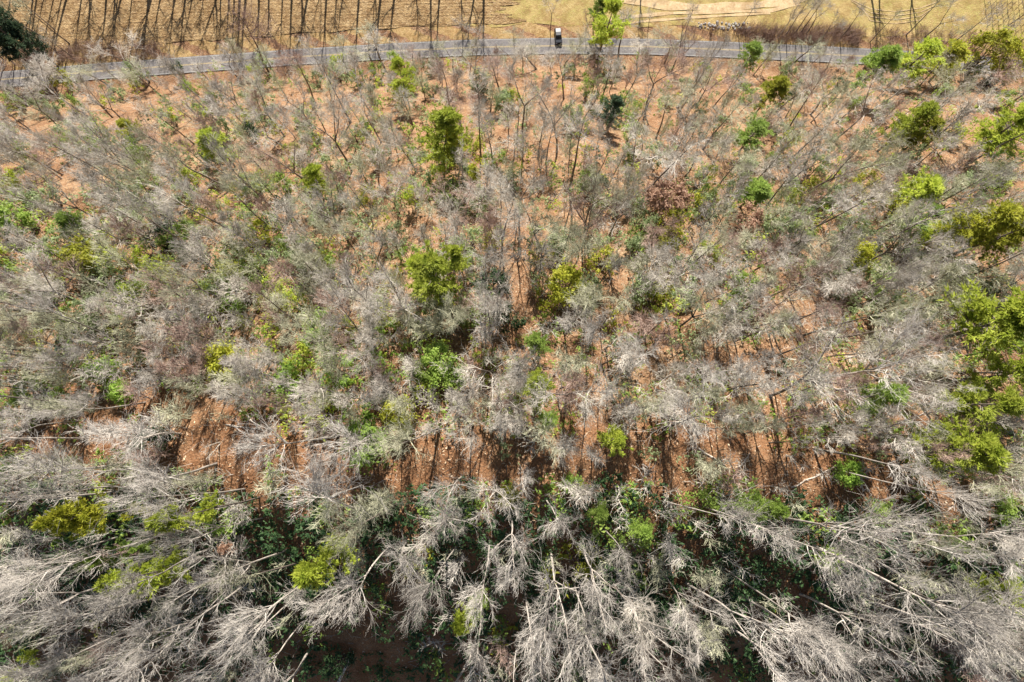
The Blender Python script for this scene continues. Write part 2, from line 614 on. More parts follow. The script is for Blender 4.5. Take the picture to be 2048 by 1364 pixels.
def tag(o, label=None, cat=None, group=None, kind=None):
    for k, v in (('label', label), ('category', cat), ('group', group), ('kind', kind)):
        if v:
            o[k] = v
    return o


def sheet(name, xs, ys, zf, m, smooth=True):
    X, Y = np.meshgrid(xs, ys)
    Z = zf(X, Y)
    nx, ny = len(xs), len(ys)
    i = np.arange(ny - 1)[:, None] * nx + np.arange(nx - 1)[None]
    F = np.stack([i, i + 1, i + nx + 1, i + nx], -1).reshape(-1, 4)
    return link(name, mesh_from(name, np.stack([X, Y, Z], -1).reshape(-1, 3), F, [m], None, smooth))


def ribbon(name, xs, lo, hi, nz, across, zf, m):
    """Strip between the curves lo(x) and hi(x)."""
    t = np.linspace(0, 1, across)
    X = np.repeat(xs[None], across, 0)
    Y = lo(xs)[None] * (1 - t[:, None]) + hi(xs)[None] * t[:, None]
    Z = zf(X, Y)
    nx = len(xs)
    i = np.arange(across - 1)[:, None] * nx + np.arange(nx - 1)[None]
    F = np.stack([i, i + 1, i + nx + 1, i + nx], -1).reshape(-1, 4)
    return link(name, mesh_from(name, np.stack([X, Y, Z], -1).reshape(-1, 3), F, [m], None, True))


# ------------------------------------------------------------------ large structure
far = lambda a, b, n: list(np.geomspace(a, b, n))
xs = np.array([-v for v in far(1600, 125, 14)] + list(np.arange(-120, 121, 1.0)) + far(125, 1600, 14))
ys = np.array([-v for v in far(1600, 65, 14)] + list(np.arange(-60, 151, 1.0)) + far(155, 1600, 14))
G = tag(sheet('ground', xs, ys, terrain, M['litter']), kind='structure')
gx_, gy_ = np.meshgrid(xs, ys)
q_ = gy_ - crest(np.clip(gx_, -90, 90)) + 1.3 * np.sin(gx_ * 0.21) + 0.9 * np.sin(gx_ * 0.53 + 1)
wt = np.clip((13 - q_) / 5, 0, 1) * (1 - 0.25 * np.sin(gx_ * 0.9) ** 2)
at_ = G.data.attributes.new('shaded_clay', 'FLOAT', 'POINT')  # redder ground, also darkened: shade of strip and north side put into colour
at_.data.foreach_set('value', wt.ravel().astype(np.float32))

rx = np.arange(-180, 180.1, 1.5)
flat = lambda dz: (lambda X, Y: np.full(X.shape, VALLEY + dz))
tag(ribbon('verge', rx, lambda x: road_y(x) + 2.0, lambda x: road_y(x) + 8.5, 0, 5, lambda X, Y: VALLEY + 0.02 + 0.10 * np.sin(X * 0.5 + Y), M['straw']), kind='structure')
tag(ribbon('road', rx, lambda x: road_y(x) - 2.45, lambda x: road_y(x) + 2.45, 0, 5, flat(0.16), M['asphalt']), kind='structure')
mk = Soup()
for off, w_, mi in ((-2.2, 0.04, 1), (2.2, 0.04, 1), (-0.11, 0.045, 0), (0.11, 0.045, 0)):
    yy = road_y(rx) + off
    V = np.concatenate([np.stack([rx, yy - w_, np.full(len(rx), VALLEY + 0.165)], 1), np.stack([rx, yy + w_, np.full(len(rx), VALLEY + 0.165)], 1)])
    i = np.arange(len(rx) - 1)
    n_ = len(rx)
    mk.add(V, np.concatenate([np.stack([i, i + 1, i + 1 + n_], 1), np.stack([i, i + 1 + n_, i + n_], 1)]), mi)
tag(link('road_markings', mk.mesh('road_markings', [M['yellow'], M['white']])), kind='structure')

# ploughed field with real furrows, and the meadow on its right
fx = np.arange(-180, 6.1, 0.8)
furrow = lambda X, Y: VALLEY + 0.16 + (0.04 + 0.035 * np.sin(Y * 1.7 + X * 0.02)) * np.cos((Y - road_y(X) * 0.35) * 2 * math.pi / 0.95 + 0.5 * np.sin(X * 0.11)) + 0.05 * np.sin(X * 2.3 + Y * 5) + 0.04 * np.sin(X * 5.1 - Y * 3)
PF = ribbon('ploughed_field', fx, lambda x: road_y(x) + 7.2 + 0.3 * np.sin(x * 0.4), lambda x: road_y(x) * 0 + 165.0, 0, 210, furrow, M['soil'])
tag(PF, kind='structure')
bmf = __import__('bmesh').new()
bmf.from_mesh(PF.data)
bad = []
for f_ in bmf.faces:
    c_ = f_.calc_center_median()
    if c_.x > 0.5 + 3.0 * math.sin(c_.y * 0.9) + 1.8 * math.sin(c_.y * 3.7) - 0.25 * (c_.y - 113):
        bad.append(f_)
__import__('bmesh').ops.delete(bmf, geom=bad, context='FACES')
bmf.to_mesh(PF.data)
bmf.free()
gx = np.arange(-14.0, 180.1, 1.5)
tag(ribbon('meadow', gx, lambda x: road_y(x) + 6.6 + 0.5 * np.sin(x * 0.3), lambda x: road_y(x) * 0 + 190.0, 0, 60, lambda X, Y: VALLEY + 0.07 + 0.05 * np.sin(X * 0.9 + np.sin(Y)), M['meadow']), kind='structure')


def track(name, pts, w, m, dz):
    P = np.array([on_plane(a, b, VALLEY) for a, b in pts])
    t = np.linspace(0, 1, 40)
    s = np.linspace(0, 1, len(P))
    C = np.stack([np.interp(t, s, P[:, 0]), np.interp(t, s, P[:, 1])], 1)
    T = np.gradient(C, axis=0)
    N = np.stack([-T[:, 1], T[:, 0]], 1) / (np.linalg.norm(T, axis=1, keepdims=True) + 1e-9)
    ww = w * (1 + 0.25 * np.sin(t * 25)[:, None])
    V = np.concatenate([np.c_[C - N * ww, np.full(40, VALLEY + dz)], np.c_[C + N * ww, np.full(40, VALLEY + dz)]])
    i = np.arange(39)
    F = np.stack([i, i + 1, i + 41, i + 40], 1)
    return tag(link(name, mesh_from(name, V, F, [m])), kind='structure')


track('path', [(1180, -20), (1260, 3), (1340, 12), (1420, 16), (1500, 12), (1580, 2), (1650, -14)], 1.25, M['track'], 0.145)
track('path', [(1190, 44), (1260, 34), (1340, 27), (1440, 24), (1540, 22), (1600, 8)], 0.5, M['track'], 0.150)
track('path', [(1230, 50), (1300, 42), (1380, 36), (1460, 31), (1540, 27)], 0.35, M['track'], 0.155)
for k_ in range(4):
    track('path', [(1690 + 12 * k_, -10 + 9 * k_ + 3), (1740, 18 + 8 * k_), (1790, 24 + 8 * k_), (1840, 17 + 8 * k_), (1880 - 10 * k_, 2 + 9 * k_)], 0.10, M['track'], 0.16 + 0.005 * k_)

# ------------------------------------------------------------------ prototypes
BARE = []
spec = [  # h, crown base, spread, limbs, sub, twigs, fine, forks
    (24, 0.62, 3.7, 14, 7, 6, 2, 1), (25, 0.68, 3.4, 12, 7, 6, 2, 1), (23, 0.56, 4.0, 15, 6, 6, 2, 1), (24, 0.70, 3.3, 12, 7, 6, 2, 1),
    (24, 0.5, 4.4, 19, 6, 6, 2, 3), (25, 0.5, 4.2, 17, 6, 6, 2, 2), (22, 0.5, 4.6, 20, 6, 6, 2, 4), (24, 0.60, 3.9, 13, 7, 6, 2, 1),
    (24, 0.5, 4.2, 17, 7, 6, 2, 2), (25, 0.68, 3.2, 12, 8, 6, 2, 1)]
for i, s_ in enumerate(spec):
    tk, cr = bare_tree(100 + i, *s_, 0.9)
    BARE.append((tk.mesh('trunk', [M['bark_dark']], True), cr.mesh('crown', [M['twig']])))
FAN = []
for i in range(7):
    tk, cr = bare_tree(150 + i, 24, [0.64, 0.68, 0.6, 0.5, 0.5, 0.7, 0.5][i], [4.4, 4.0, 4.7, 5.0, 4.9, 4.0, 5.0][i], [15, 13, 16, 18, 17, 12, 20][i], 6, 6, 2, [1, 1, 1, 2, 3, 1, 4][i], 0.95, 0.2, False, (28, 58))
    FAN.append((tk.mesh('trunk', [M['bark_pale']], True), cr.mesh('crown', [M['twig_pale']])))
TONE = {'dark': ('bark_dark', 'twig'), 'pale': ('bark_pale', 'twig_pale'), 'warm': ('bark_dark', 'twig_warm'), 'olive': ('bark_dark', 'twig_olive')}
LOD = []
for i in range(5):
    tk, cr = bare_tree(200 + i, 24, 0.55, 3.8, 13, 5, 5, 1, 1 + i % 2, 1.15, 0.24, True)
    LOD.append((tk.arrays(), cr.arrays()))
PINES = []
for i in range(4):
    tk, cr = pine(300 + i, 20, [0.4, 0.3, 0.5, 0.35][i], 3.2, [68, 76, 60, 72][i])
    PINES.append((tk.mesh('trunk', [M['bark_dark']]), cr.mesh('crown', [M['lime']])))
LEAFY = []
for i in range(4):
    tk, cr = leafy(400 + i, 3.0, 4.5, 2800, 0.13)
    LEAFY.append((tk.mesh('trunk', [M['bark_dark']]), cr.mesh('crown', [M['green']])))
SHRUB = []
for i in range(5):
    tk, cr = leafy(500 + i, 3.0, 2.4, 1200, 0.11, 18)
    s_ = Soup()
    v, f, _m = tk.arrays()
    s_.add(v, f, 0)
    v, f, _m = cr.arrays()
    s_.add(v, f, 1)
    SHRUB.append(s_.mesh('shrub', [M['bark_dark'], M['green']]))
YOUNG = []
for i in range(6):
    tk, cr = bare_tree(650 + i, 12, 0.35, 1.9, 22, 6, 6, 2, 1, 0.8, 0.11)
    YOUNG.append((tk.mesh('trunk', [M['bark_dark']], True), cr.mesh('crown', [M['twig']])))
SAPS = [sapling(600 + i, 8, 3.3, 2 + i % 3).mesh('sapling', [M['twig']]) for i in range(7)]


def paint(o, m, slot=0):
    o.material_slots[slot].link = 'OBJECT'
    o.material_slots[slot].material = m
    return o


# ------------------------------------------------------------------ things
LAND = []          # (px, py, phrase) of the landmarks that labels refer to


def tree_thing(name, parts, mats, x, y, z, rz, s, label, cat, group=None, tilt=(0, 0)):
    o = bpy.data.objects.new(name, None)
    col.objects.link(o)
    o.empty_display_size = 0.5
    o.location = (x, y, z)
    o.rotation_euler = (tilt[0], tilt[1], rz)
    o.scale = s
    tag(o, label, cat, group)
    paint(link('trunk', parts[0], o), M[mats[0]])
    paint(link('crown', parts[1], o), M[mats[1]])
    return o


# evergreens that can be singled out: crown centre and crown width in the photograph
P_, L_ = 'pine', 'leafy'
EVER = [
    (1210, 50, 62, P_, 'lime', 22, 'tall lime pine overhanging the road near the car'),
    (1194, 12, 34, P_, 'green', 13, 'small green pine across the road from the car'),
    (1496, 117, 44, P_, 'green', 13, 'rounded deep green pine on the road edge'),
    (1542, 186, 52, P_, 'olive', 14, 'yellow lime pine below the deep green roadside pine'),
    (803, 163, 46, P_, 'lime', 17, 'lone lime pine below the left road stretch'),
    (872, 278, 78, P_, 'lime', 19, 'large lime pine high on the middle slope'),
    (912, 292, 46, P_, 'olive', 14, 'narrow yellow pine touching the large lime pine'),
    (432, 296, 52, P_, 'lime', 12, 'bright lime pine alone on the upper left slope'),
    (266, 258, 40, P_, 'olive', 9, 'small olive pine near the left orange bank'),
    (1812, 258, 62, P_, 'lime', 15, 'left twin of the lime pines below the road bend'),
    (1846, 272, 50, P_, 'olive', 13, 'right twin of the lime pines below the road bend'),
    (1750, 135, 62, P_, 'green', 18, 'leaning deep green pine beside the road'),
    (1826, 125, 74, P_, 'lime', 16, 'broad lime pine on the right road edge'),
    (1912, 118, 62, P_, 'olive', 16, 'yellowish pine between broad lime pine and corner evergreens'),
    (1996, 88, 76, L_, 'olive', 17, 'upper dark olive evergreen in the right corner'),
    (2032, 124, 62, L_, 'olive', 15, 'lower dark olive evergreen in the right corner'),
    (2014, 268, 88, P_, 'lime', 14, 'wide soft pine by the upper right border'),
    (1975, 432, 92, P_, 'olive', 18, 'upper of two yellow pines on the right border'),
    (1998, 472, 86, P_, 'olive', 16, 'lower of two yellow pines on the right border'),
    (1738, 510, 56, L_, 'olive', 13, 'dense olive round tree on the right slope'),
    (1838, 436, 58, P_, 'green', 12, 'green pine left of the two yellow pines'),
    (1838, 366, 72, P_, 'lime', 12, 'pale lime pine above the green pine'),
    (1976, 656, 140, P_, 'lime', 20, 'biggest lime pine by the right border'),
    (2022, 745, 84, P_, 'lime', 18, 'lime pine directly beneath the biggest lime pine'),
    (1948, 800, 92, P_, 'lime', 15, 'spreading lime pine in the right pine cluster'),
    (1894, 872, 96, P_, 'lime', 17, 'lowest lime pine of the right pine cluster'),
    (1742, 790, 74, P_, 'green', 14, 'square topped green pine among grey crowns'),
    (1697, 947, 50, L_, 'bright', 5, 'ball shaped bright green tree on the trail'),
    (1225, 874, 52, P_, 'lime', 9, 'small round lime pine beside the trail'),
    (1074, 796, 64, P_, 'lime', 14, 'feathery lime pine above the trail'),
    (1092, 842, 44, P_, 'green', 10, 'short green pine touching the feathery lime pine'),
    (1132, 563, 76, L_, 'olive', 12, 'flat yellow olive evergreen right of the bare strip'),
    (868, 566, 100, P_, 'lime', 16, 'wide lime pine in the middle of the slope'),
    (838, 522, 44, P_, 'lime', 12, 'small lime pine above the wide middle pine'),
    (920, 526, 42, P_, 'lime', 15, 'slim lime pine right of the wide middle pine'),
    (985, 570, 66, L_, 'laurel', 7, 'dark green holly under a grey crown'),
    (940, 344, 36, L_, 'olive', 9, 'compact olive evergreen below the large lime pine'),
    (622, 368, 50, P_, 'lime', 11, 'lime pine left of the central slope'),
    (448, 552, 62, L_, 'olive', 8, 'thin yellow evergreen on the left slope'),
    (465, 610, 36, L_, 'bright', 5, 'bright green bush near the white snag'),
    (168, 508, 74, L_, 'olive', 9, 'orange tinged yellow evergreen on the far left slope'),
    (130, 446, 54, P_, 'green', 8, 'green pine above the orange tinged evergreen'),
    (28, 438, 62, L_, 'green', 7, 'green tree on the left border of the slope'),
    (372, 456, 34, L_, 'green', 6, 'small green tree in the left brush'),
    (438, 722, 66, L_, 'olive', 8, 'yellow green evergreen above the red trail'),
    (190, 742, 52, L_, 'bright', 7, 'bright green tree left of the red bank'),
    (240, 786, 46, L_, 'bright', 4, 'low bright shrub over the red bank'),
    (58, 782, 66, L_, 'green', 5, 'green thicket at the left end of the trail'),
    (728, 886, 86, L_, 'bright', 7, 'rich green holly shading the trail'),
    (786, 828, 66, L_, 'olive', 8, 'yellow leaved tree right above the rich green holly'),
    (872, 716, 66, L_, 'green', 6, 'upper bush of the central green thicket'),
    (908, 748, 54, L_, 'bright', 5, 'right bush of the central green thicket'),
    (846, 744, 46, L_, 'green', 5, 'left bush of the central green thicket'),
    (1084, 692, 44, P_, 'green', 8, 'round green pine right of the bare strip'),
    (406, 1022, 58, P_, 'lime', 15, 'lime pine crown standing over the dark hollow'),
    (198, 1032, 72, P_, 'olive', 14, 'yellow green pine amid pale crowns lower left'),
    (250, 1100, 48, P_, 'green', 12, 'green pine beside a thick pale snag'),
    (306, 1162, 66, P_, 'lime', 14, 'ragged lime pine leaning outward lower left'),
    (662, 1120, 70, P_, 'lime', 16, 'lime pine between big pale crowns'),
    (932, 1228, 44, P_, 'lime', 12, 'slim lime pine at the dark ravine edge'),
    (962, 1204, 34, P_, 'green', 11, 'dark green pine at the dark ravine edge'),
    (1504, 1012, 54, P_, 'green', 10, 'green pine at the top of the shaded slope'),
    (1194, 1026, 40, P_, 'green', 8, 'young green pine below the trail middle'),
    (1146, 972, 44, L_, 'bright', 3, 'bright leafy bush on the lower trail edge'),
    (10, 932, 54, L_, 'bright', 5, 'green bush cut by the left border'),
    (2040, 1206, 62, P_, 'lime', 13, 'lime pine cut by the lower right border'),
    (1756, 1026, 52, L_, 'green', 3, 'yellow green bush at the right trail edge'),
    (1508, 388, 62, P_, 'green', 10, 'soft green pine beside the rust trees'),
    (1500, 276, 58, P_, 'green', 10, 'pale green pine on the upper right slope'),
    (1276, 484, 36, L_, 'pale', 7, 'pale green tree in the central stand'),
    (1114, 482, 46, L_, 'pale', 7, 'grey green tree right of the bare strip'),
    (1328, 400, 82, L_, 'rust', 9, 'larger rust leaved tree'),
    (1496, 440, 62, L_, 'rust', 8, 'smaller rust leaved tree'),
    (456, 1092, 34, L_, 'rust', 5, 'tiny rust leaved tree in the dark hollow'),
    (10, 70, 60, P_, 'dark', 24, 'near black evergreen in the upper left corner'),
    (36, 110, 44, P_, 'dark', 18, 'shorter near black evergreen by the left corner'),
    (-14, 40, 60, P_, 'dark', 24, 'near black evergreen cut by the left border'),
    (60, 88, 40, P_, 'dark', 16, 'slim near black evergreen in the upper left corner'),
    (2046, 690, 60, P_, 'green', 15, 'green pine half cut by the right border'),
    (2000, 1010, 60, L_, 'green', 6, 'green tree right of the trail end'),
    (1660, 1120, 44, L_, 'green', 6, 'mossy green tree amid leaning pale trunks'),
    (1015, 990, 44, L_, 'olive', 5, 'olive bush under the lower trail edge'),
    (1285, 1060, 44, P_, 'green', 7, 'muted green pine among lower pale crowns'),
    (6, 1352, 56, P_, 'lime', 12, 'lime pine in the lower left corner'),
    (300, 890, 70, L_, 'laurel', 4, 'dark laurel mound left of the trail'),
    (1215, 215, 40, P_, 'dark', 12, 'dark slim evergreen below the roadside pine'),
    (1008, 200, 42, L_, 'pale', 8, 'grey green tree below the road middle'),
]
FAC = {'pine': 0.60, 'leafy': 0.62}
occupied = []
for i, (px, py, w, kind, hue, h, ph) in enumerate(EVER):
    if py > 950 and h >= 10:
        h *= 1.4
    hc = h * FAC[kind]
    u_ = under(px, py, hc)
    x, y, z = u_
    depth = to_px(x, y, z + hc)[2]
    wid = w / 2 * depth / FPX
    rz = rnd.uniform(0, 6.28)
    if kind == P_:
        parts = PINES[i % 4]
        s = (wid / 5.0, wid / 5.0, h / 20)
        nm = 'pine_tree'
        cat = 'pine tree'
    else:
        parts = LEAFY[i % 4]
        s = (wid / 2.9, wid / 2.9, h / 4.5)
        if h > 6:                      # a crown on a stem: keep the crown compact
            s = (wid / 2.9, wid / 2.9, max(wid / 2.9, h / 6.0))
        nm = {'rust': 'beech_tree', 'olive': 'evergreen_tree'}.get(hue, 'holly_tree')
        cat = 'tree'
    tree_thing(nm, parts, ('bark_dark', hue), x, y, z, rz, s, ph, cat, 'evergreen and leafy trees on the hillside')
    LAND.append((px, py, ph))
    occupied.append((px, py, w))

# --- labels by the nearest landmark
DIRS = ['right of', 'above right of', 'above', 'above left of', 'left of', 'below left of', 'below', 'below right of']
ORD = ['nearest', 'second', 'third', 'fourth', 'fifth', 'sixth', 'seventh', 'eighth', 'ninth', 'tenth', 'eleventh', 'twelfth', 'thirteenth', 'fourteenth', 'fifteenth']


def name_by_place(rows, noun):
    """rows: [object, px, py, adjective]; gives each a label by its rank and bearing from the nearest landmark."""
    bins = {}
    for r_ in rows:
        k = min(range(len(LAND)), key=lambda q: (LAND[q][0] - r_[1]) ** 2 + (LAND[q][1] - r_[2]) ** 2)
        dx, dy = r_[1] - LAND[k][0], LAND[k][1] - r_[2]
        b = int(round(math.degrees(math.atan2(dy, dx)) / 45)) % 8
        bins.setdefault((k, b), []).append((math.hypot(dx, dy), r_))
    for (k, b), lst in bins.items():
        lst.sort(key=lambda q: q[0])
        for j, (_d, r_) in enumerate(lst):
            n_ = '' if len(lst) == 1 else ORD[min(j, 14)] + ' '
            words = f"{r_[3]} {noun} {n_}{DIRS[b]} the {LAND[k][2]}".split()
            if len(words) > 16:
                words = words[len(words) - 16:]
            r_[0]['label'] = ' '.join(words)


# ------------------------------------------------------------------ bare trees
def inside(px, py, poly):
    c = False
    for (x1, y1), (x2, y2) in zip(poly, poly[1:] + poly[:1]):
        if (y1 > py) != (y2 > py) and px < (x2 - x1) * (py - y1) / (y2 - y1) + x1:
            c = not c
    return c


TRAIL = [(270, 750), (520, 830), (800, 880), (1000, 865), (1350, 870), (1600, 905), (1950, 960), (2000, 1050), (1700, 1035), (1450, 985), (1250, 970), (1000, 970), (760, 1000), (520, 1010), (420, 940), (300, 900), (120, 930), (0, 930), (0, 870), (120, 850)]
RAVINE = [(690, 1180), (790, 1150), (905, 1160), (915, 1364), (905, 1420), (560, 1420), (540, 1290), (640, 1260)]
STRIP = [(1010, 380), (1060, 380), (1075, 520), (1060, 700), (1000, 720), (1000, 560)]
BANK = [(60, 330), (180, 340), (200, 400), (100, 400)]
OPEN = [(1060, 560), (1450, 540), (1700, 640), (1720, 880), (1400, 890), (1060, 880)]
THICKET = [(640, 660), (900, 650), (950, 700), (945, 775), (850, 800), (700, 760)]
HOLE2 = [(0, 1080), (60, 1080), (70, 1170), (0, 1190)]
HERO = [(860, 1075, 130), (700, 1165, 130), (1022, 1075, 110), (985, 1000, 92), (885, 985, 92), (795, 985, 92), (1042, 938, 46), (1100, 893, 84), (842, 850, 112), (712, 868, 110), (592, 872, 112), (664, 938, 74), (235, 868, 118), (120, 935, 130), (215, 945, 100), (620, 1075, 170), (560, 1190, 130), (405, 1185, 130), (705, 1060, 90), (872, 1175, 84), (962, 1165, 96), (1130, 1185, 150), (1215, 1175, 120), (1275, 1235, 110), (1060, 1290, 120), (1190, 1335, 140), (1312, 985, 100), (1402, 856, 140), (1440, 1050, 92), (1535, 1060, 90), (1640, 1105, 120), (1600, 1015, 90), (1730, 1090, 150), (1850, 1170, 190), (1500, 1275, 160), (1640, 1300, 150), (1770, 1280, 150), (1905, 1290, 150), (1395, 1205, 100), (945, 1295, 90), (1155, 788, 128), (1668, 772, 130), (1005, 815, 84), (240, 1165, 110), (60, 1220, 130), (180, 1270, 140), (320, 1260, 130), (100, 1340, 120), (420, 1320, 130), (490, 1260, 110), (280, 1350, 120), (1960, 1110, 120), (1900, 1050, 110), (1820, 860, 110), (1800, 730, 150), (1330, 1300, 130), (1100, 1350, 110), (1290, 280, 100), (1160, 290, 110), (1330, 300, 100), (990, 555, 80), (1600, 760, 90), (1880, 960, 90), (1960, 920, 90), (710, 740, 90), (760, 790, 80), (640, 820, 70), (500, 800, 60), (300, 940, 130), (380, 930, 90), (330, 1010, 120), (480, 1010, 100), (2000, 1250, 140), (1980, 1330, 130), (1820, 1050, 110), (20, 1130, 100), (1260, 1110, 80), (1600, 1230, 120), (2030, 1050, 100), (360, 1090, 90), (520, 1320, 100)]
for q in range(72):
    HERO.append((-20 + q * 28.7 + rnd.uniform(-14, 14), float(np.interp(-20 + q * 28.7, [p[0] for p in road_px], [p[1] for p in road_px])) + rnd.uniform(-34, 14), rnd.uniform(48, 76)))
spots = []
for (px, py, w) in HERO:
    spots.append((px, py, w, True))
grid = {}


def near(px, py, rad):
    gx_, gy_ = int(px // 60), int(py // 60)
    for a in range(gx_ - 2, gx_ + 3):
        for b in range(gy_ - 2, gy_ + 3):
            for (qx, qy, qr) in grid.get((a, b), ()):
                if (qx - px) ** 2 + (qy - py) ** 2 < ((rad + qr) / 2) ** 2:
                    return True
    return False


def put(px, py, rad):
    grid.setdefault((int(px // 60), int(py // 60)), []).append((px, py, rad))


for s_ in spots:
    put(s_[0], s_[1], s_[2] * 0.55)
for (px, py, w) in occupied:
    put(px, py, w * 1.0)
tries = 0
while len(spots) < 440 and tries < 40000:
    tries += 1
    px, py = rnd.uniform(-70, 2118), rnd.uniform(30, 1420)
    if inside(px, py, RAVINE) or (inside(px, py, STRIP) and rnd.random() < 0.6) or inside(px, py, BANK) or inside(px, py, HOLE2):
        continue
    if inside(px, py, OPEN) and rnd.random() < 0.55:
        continue
    if inside(px, py, THICKET) and rnd.random() < 0.85:
        continue
    if inside(px, py, TRAIL) and rnd.random() < 0.92:
        continue
    if py > 960 and rnd.random() < 0.88:
        continue
    if 420 < py and rnd.random() < 0.38:
        continue
    w = rnd.uniform(52, 92) if py < 900 else rnd.uniform(80, 130)
    if near(px, py, w * 0.62):
        continue
    put(px, py, w * 0.62)
    spots.append((px, py, w, False))

placed = []
for (px, py, w, hero) in spots:
    south = py < 960
    h = rnd.uniform(12, 17) if hero and py < 170 else rnd.uniform(17, 24) if py < 420 else rnd.uniform(14, 20) if py < 950 else rnd.uniform(20, 27)
    if w < 70:
        h *= 0.7
    elif not hero and rnd.random() < 0.3:
        h *= rnd.uniform(0.55, 0.8)
    u_ = under(px, py, h * 0.74)
    if u_ is None:
        continue
    x, y, z = u_
    if y > float(road_y(x)) - 4.0 or abs(x) > 150:
        continue
    keep = (px, py) in ((235, 868), (592, 872), (664, 938), (712, 868), (842, 850), (1042, 938), (1100, 893), (1402, 856))
    if hero and 955 < py < 1030:
        py += 18
    if not keep and any(inside(*to_px(x, y, z + h * q)[:2], TRAIL) for q in (0.5, 0.75, 0.97)) and rnd.random() < (0.6 if hero and py > 960 else 0.95):
        continue
    if hero and py > 960:
        w *= 0.9
    depth = to_px(x, y, z + h * 0.74)[2]
    wid = w / 2 * depth / FPX
    placed.append((w * rnd.uniform(0.97, 1.03) + (300 if hero else 0), px, py, x, y, z, h, wid))

# trees that stand beyond the road: base pixel, height, crown width (m)
BEYOND = [(926, 82, 9, 3.5), (1371, 66, 13, 4), (1364, 64, 8, 3), (1476, 62, 12, 4), (1556, 74, 15, 5), (1572, 70, 17, 5), (1590, 66, 16, 5), (1602, 66, 15, 5), (1612, 68, 10, 5), (1680, 78, 13, 5), (1812, 70, 16, 6), (1838, 88, 15, 6), (1900, 92, 17, 6), (1985, 74, 17, 6), (140, 88, 18, 6), (90, 92, 19, 6), (60, 66, 18, 6), (110, 60, 17, 6), (30, 128, 18, 6), (66, 120, 16, 5), (1296, 60, 9, 3), (1100, 60, 10, 4), (1170, 70, 8, 3), (20, 92, 17, 6), (50, 104, 15, 5), (84, 74, 16, 6), (120, 112, 14, 5), (30, 60, 18, 6), (150, 118, 11, 4), (8, 120, 15, 6), (70, 140, 12, 5), (1640, 84, 11, 4), (1740, 84, 12, 4), (1870, 106, 10, 4), (1950, 100, 13, 5), (2030, 92, 15, 5)]
for (px, py, h, wid) in BEYOND:
    x, y, z = under(px, py, 0)
    a, b, _ = to_px(x, y, z + h * .74)
    placed.append((400, a, b, x, y, z, h, wid))

placed.sort(key=lambda q: -q[0])
inst, rest = placed[:300], placed[300:]
rows = []
for i, (_k, px, py, x, y, z, h, wid) in enumerate(inst):
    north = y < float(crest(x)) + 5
    tone = 'pale' if (north and rnd.random() < 0.85) else rnd.choices(['warm', 'pale', 'olive', 'dark'], [0.12, 0.14, 0.2, 0.54])[0]  # north side bark made paler: sunlight on the trunks put into its colour
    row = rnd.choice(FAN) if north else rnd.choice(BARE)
    s = max(0.35, min(1.6, wid / 7.6))
    sz = h / 24
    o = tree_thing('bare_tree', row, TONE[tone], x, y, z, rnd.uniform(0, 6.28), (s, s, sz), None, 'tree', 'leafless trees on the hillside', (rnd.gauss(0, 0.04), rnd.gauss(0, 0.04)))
    size = 'broad' if wid > 7.6 else ('narrow' if wid < 4.6 else ('tall' if h > 23 else 'grey'))
    adj = {'pale': 'pale', 'warm': 'brownish', 'olive': 'olive grey', 'dark': 'dark stemmed'}[tone]
    rows.append([o, px, py, f"{size} {adj}" if size != adj else adj])
name_by_place(rows, 'bare tree')


def joined(items, protos, name, mats, mi_of):
    """Many transformed copies of array meshes joined into one stuff mesh."""
    s = Soup()
    for (x, y, z, rz, sx, sz) in items:
        c, q = math.cos(rz), math.sin(rz)
        for a, mi in protos[rnd.randrange(len(protos))]:
            v, f = a[0], a[1]
            w = np.stack([(v[:, 0] * c - v[:, 1] * q) * sx + x, (v[:, 0] * q + v[:, 1] * c) * sx + y, v[:, 2] * sz + z], 1)
            s.add(w, f, mi)
    return tag(link(name, s.mesh(name, mats)), kind='stuff')


lodp = [((a, 0), (b, 1)) for a, b in LOD]
joined([(x, y, z, rnd.uniform(0, 6.28), max(.35, min(1.6, wid / 7.6)), h / 24) for (_k, px, py, x, y, z, h, wid) in rest], lodp, 'bare_woodland', [M['bark_dark'], M['twig']], None)
# the treeline past the ploughed field, whose shadows reach into the picture
tl = []
for px in [20, 60, 95, 130, 140, 185, 208, 235, 262, 290, 312, 330, 360, 372, 430, 440, 452, 480, 492, 510, 560, 600, 620, 655, 668, 690, 720, 750, 770, 800, 830, 862, 885, 920, 955, 972, 75, 112, 165, 172, 222, 250, 300, 345, 395, 410, 465, 535, 580, 640, 1225, 1290, 1740, 1765, 1830]:
    x0, y0 = on_plane(px, 6, VALLEY)
    tl.append((x0, y0 + rnd.uniform(12, 17), VALLEY, rnd.uniform(0, 6.28), rnd.uniform(0.7, 1.5), rnd.uniform(0.85, 1.25)))
tlp = [((a, 0), (b, 1)) for a, b in [tuple(q.arrays() for q in bare_tree(250 + i, 24, 0.5, 3.8, 12, 4, 3, 0, [1, 1, 2, 1, 1][i], 1.4, 0.42, True)) for i in range(5)]]
joined(tl, tlp, 'far_treeline', [M['bark_dark'], M['twig']], None)

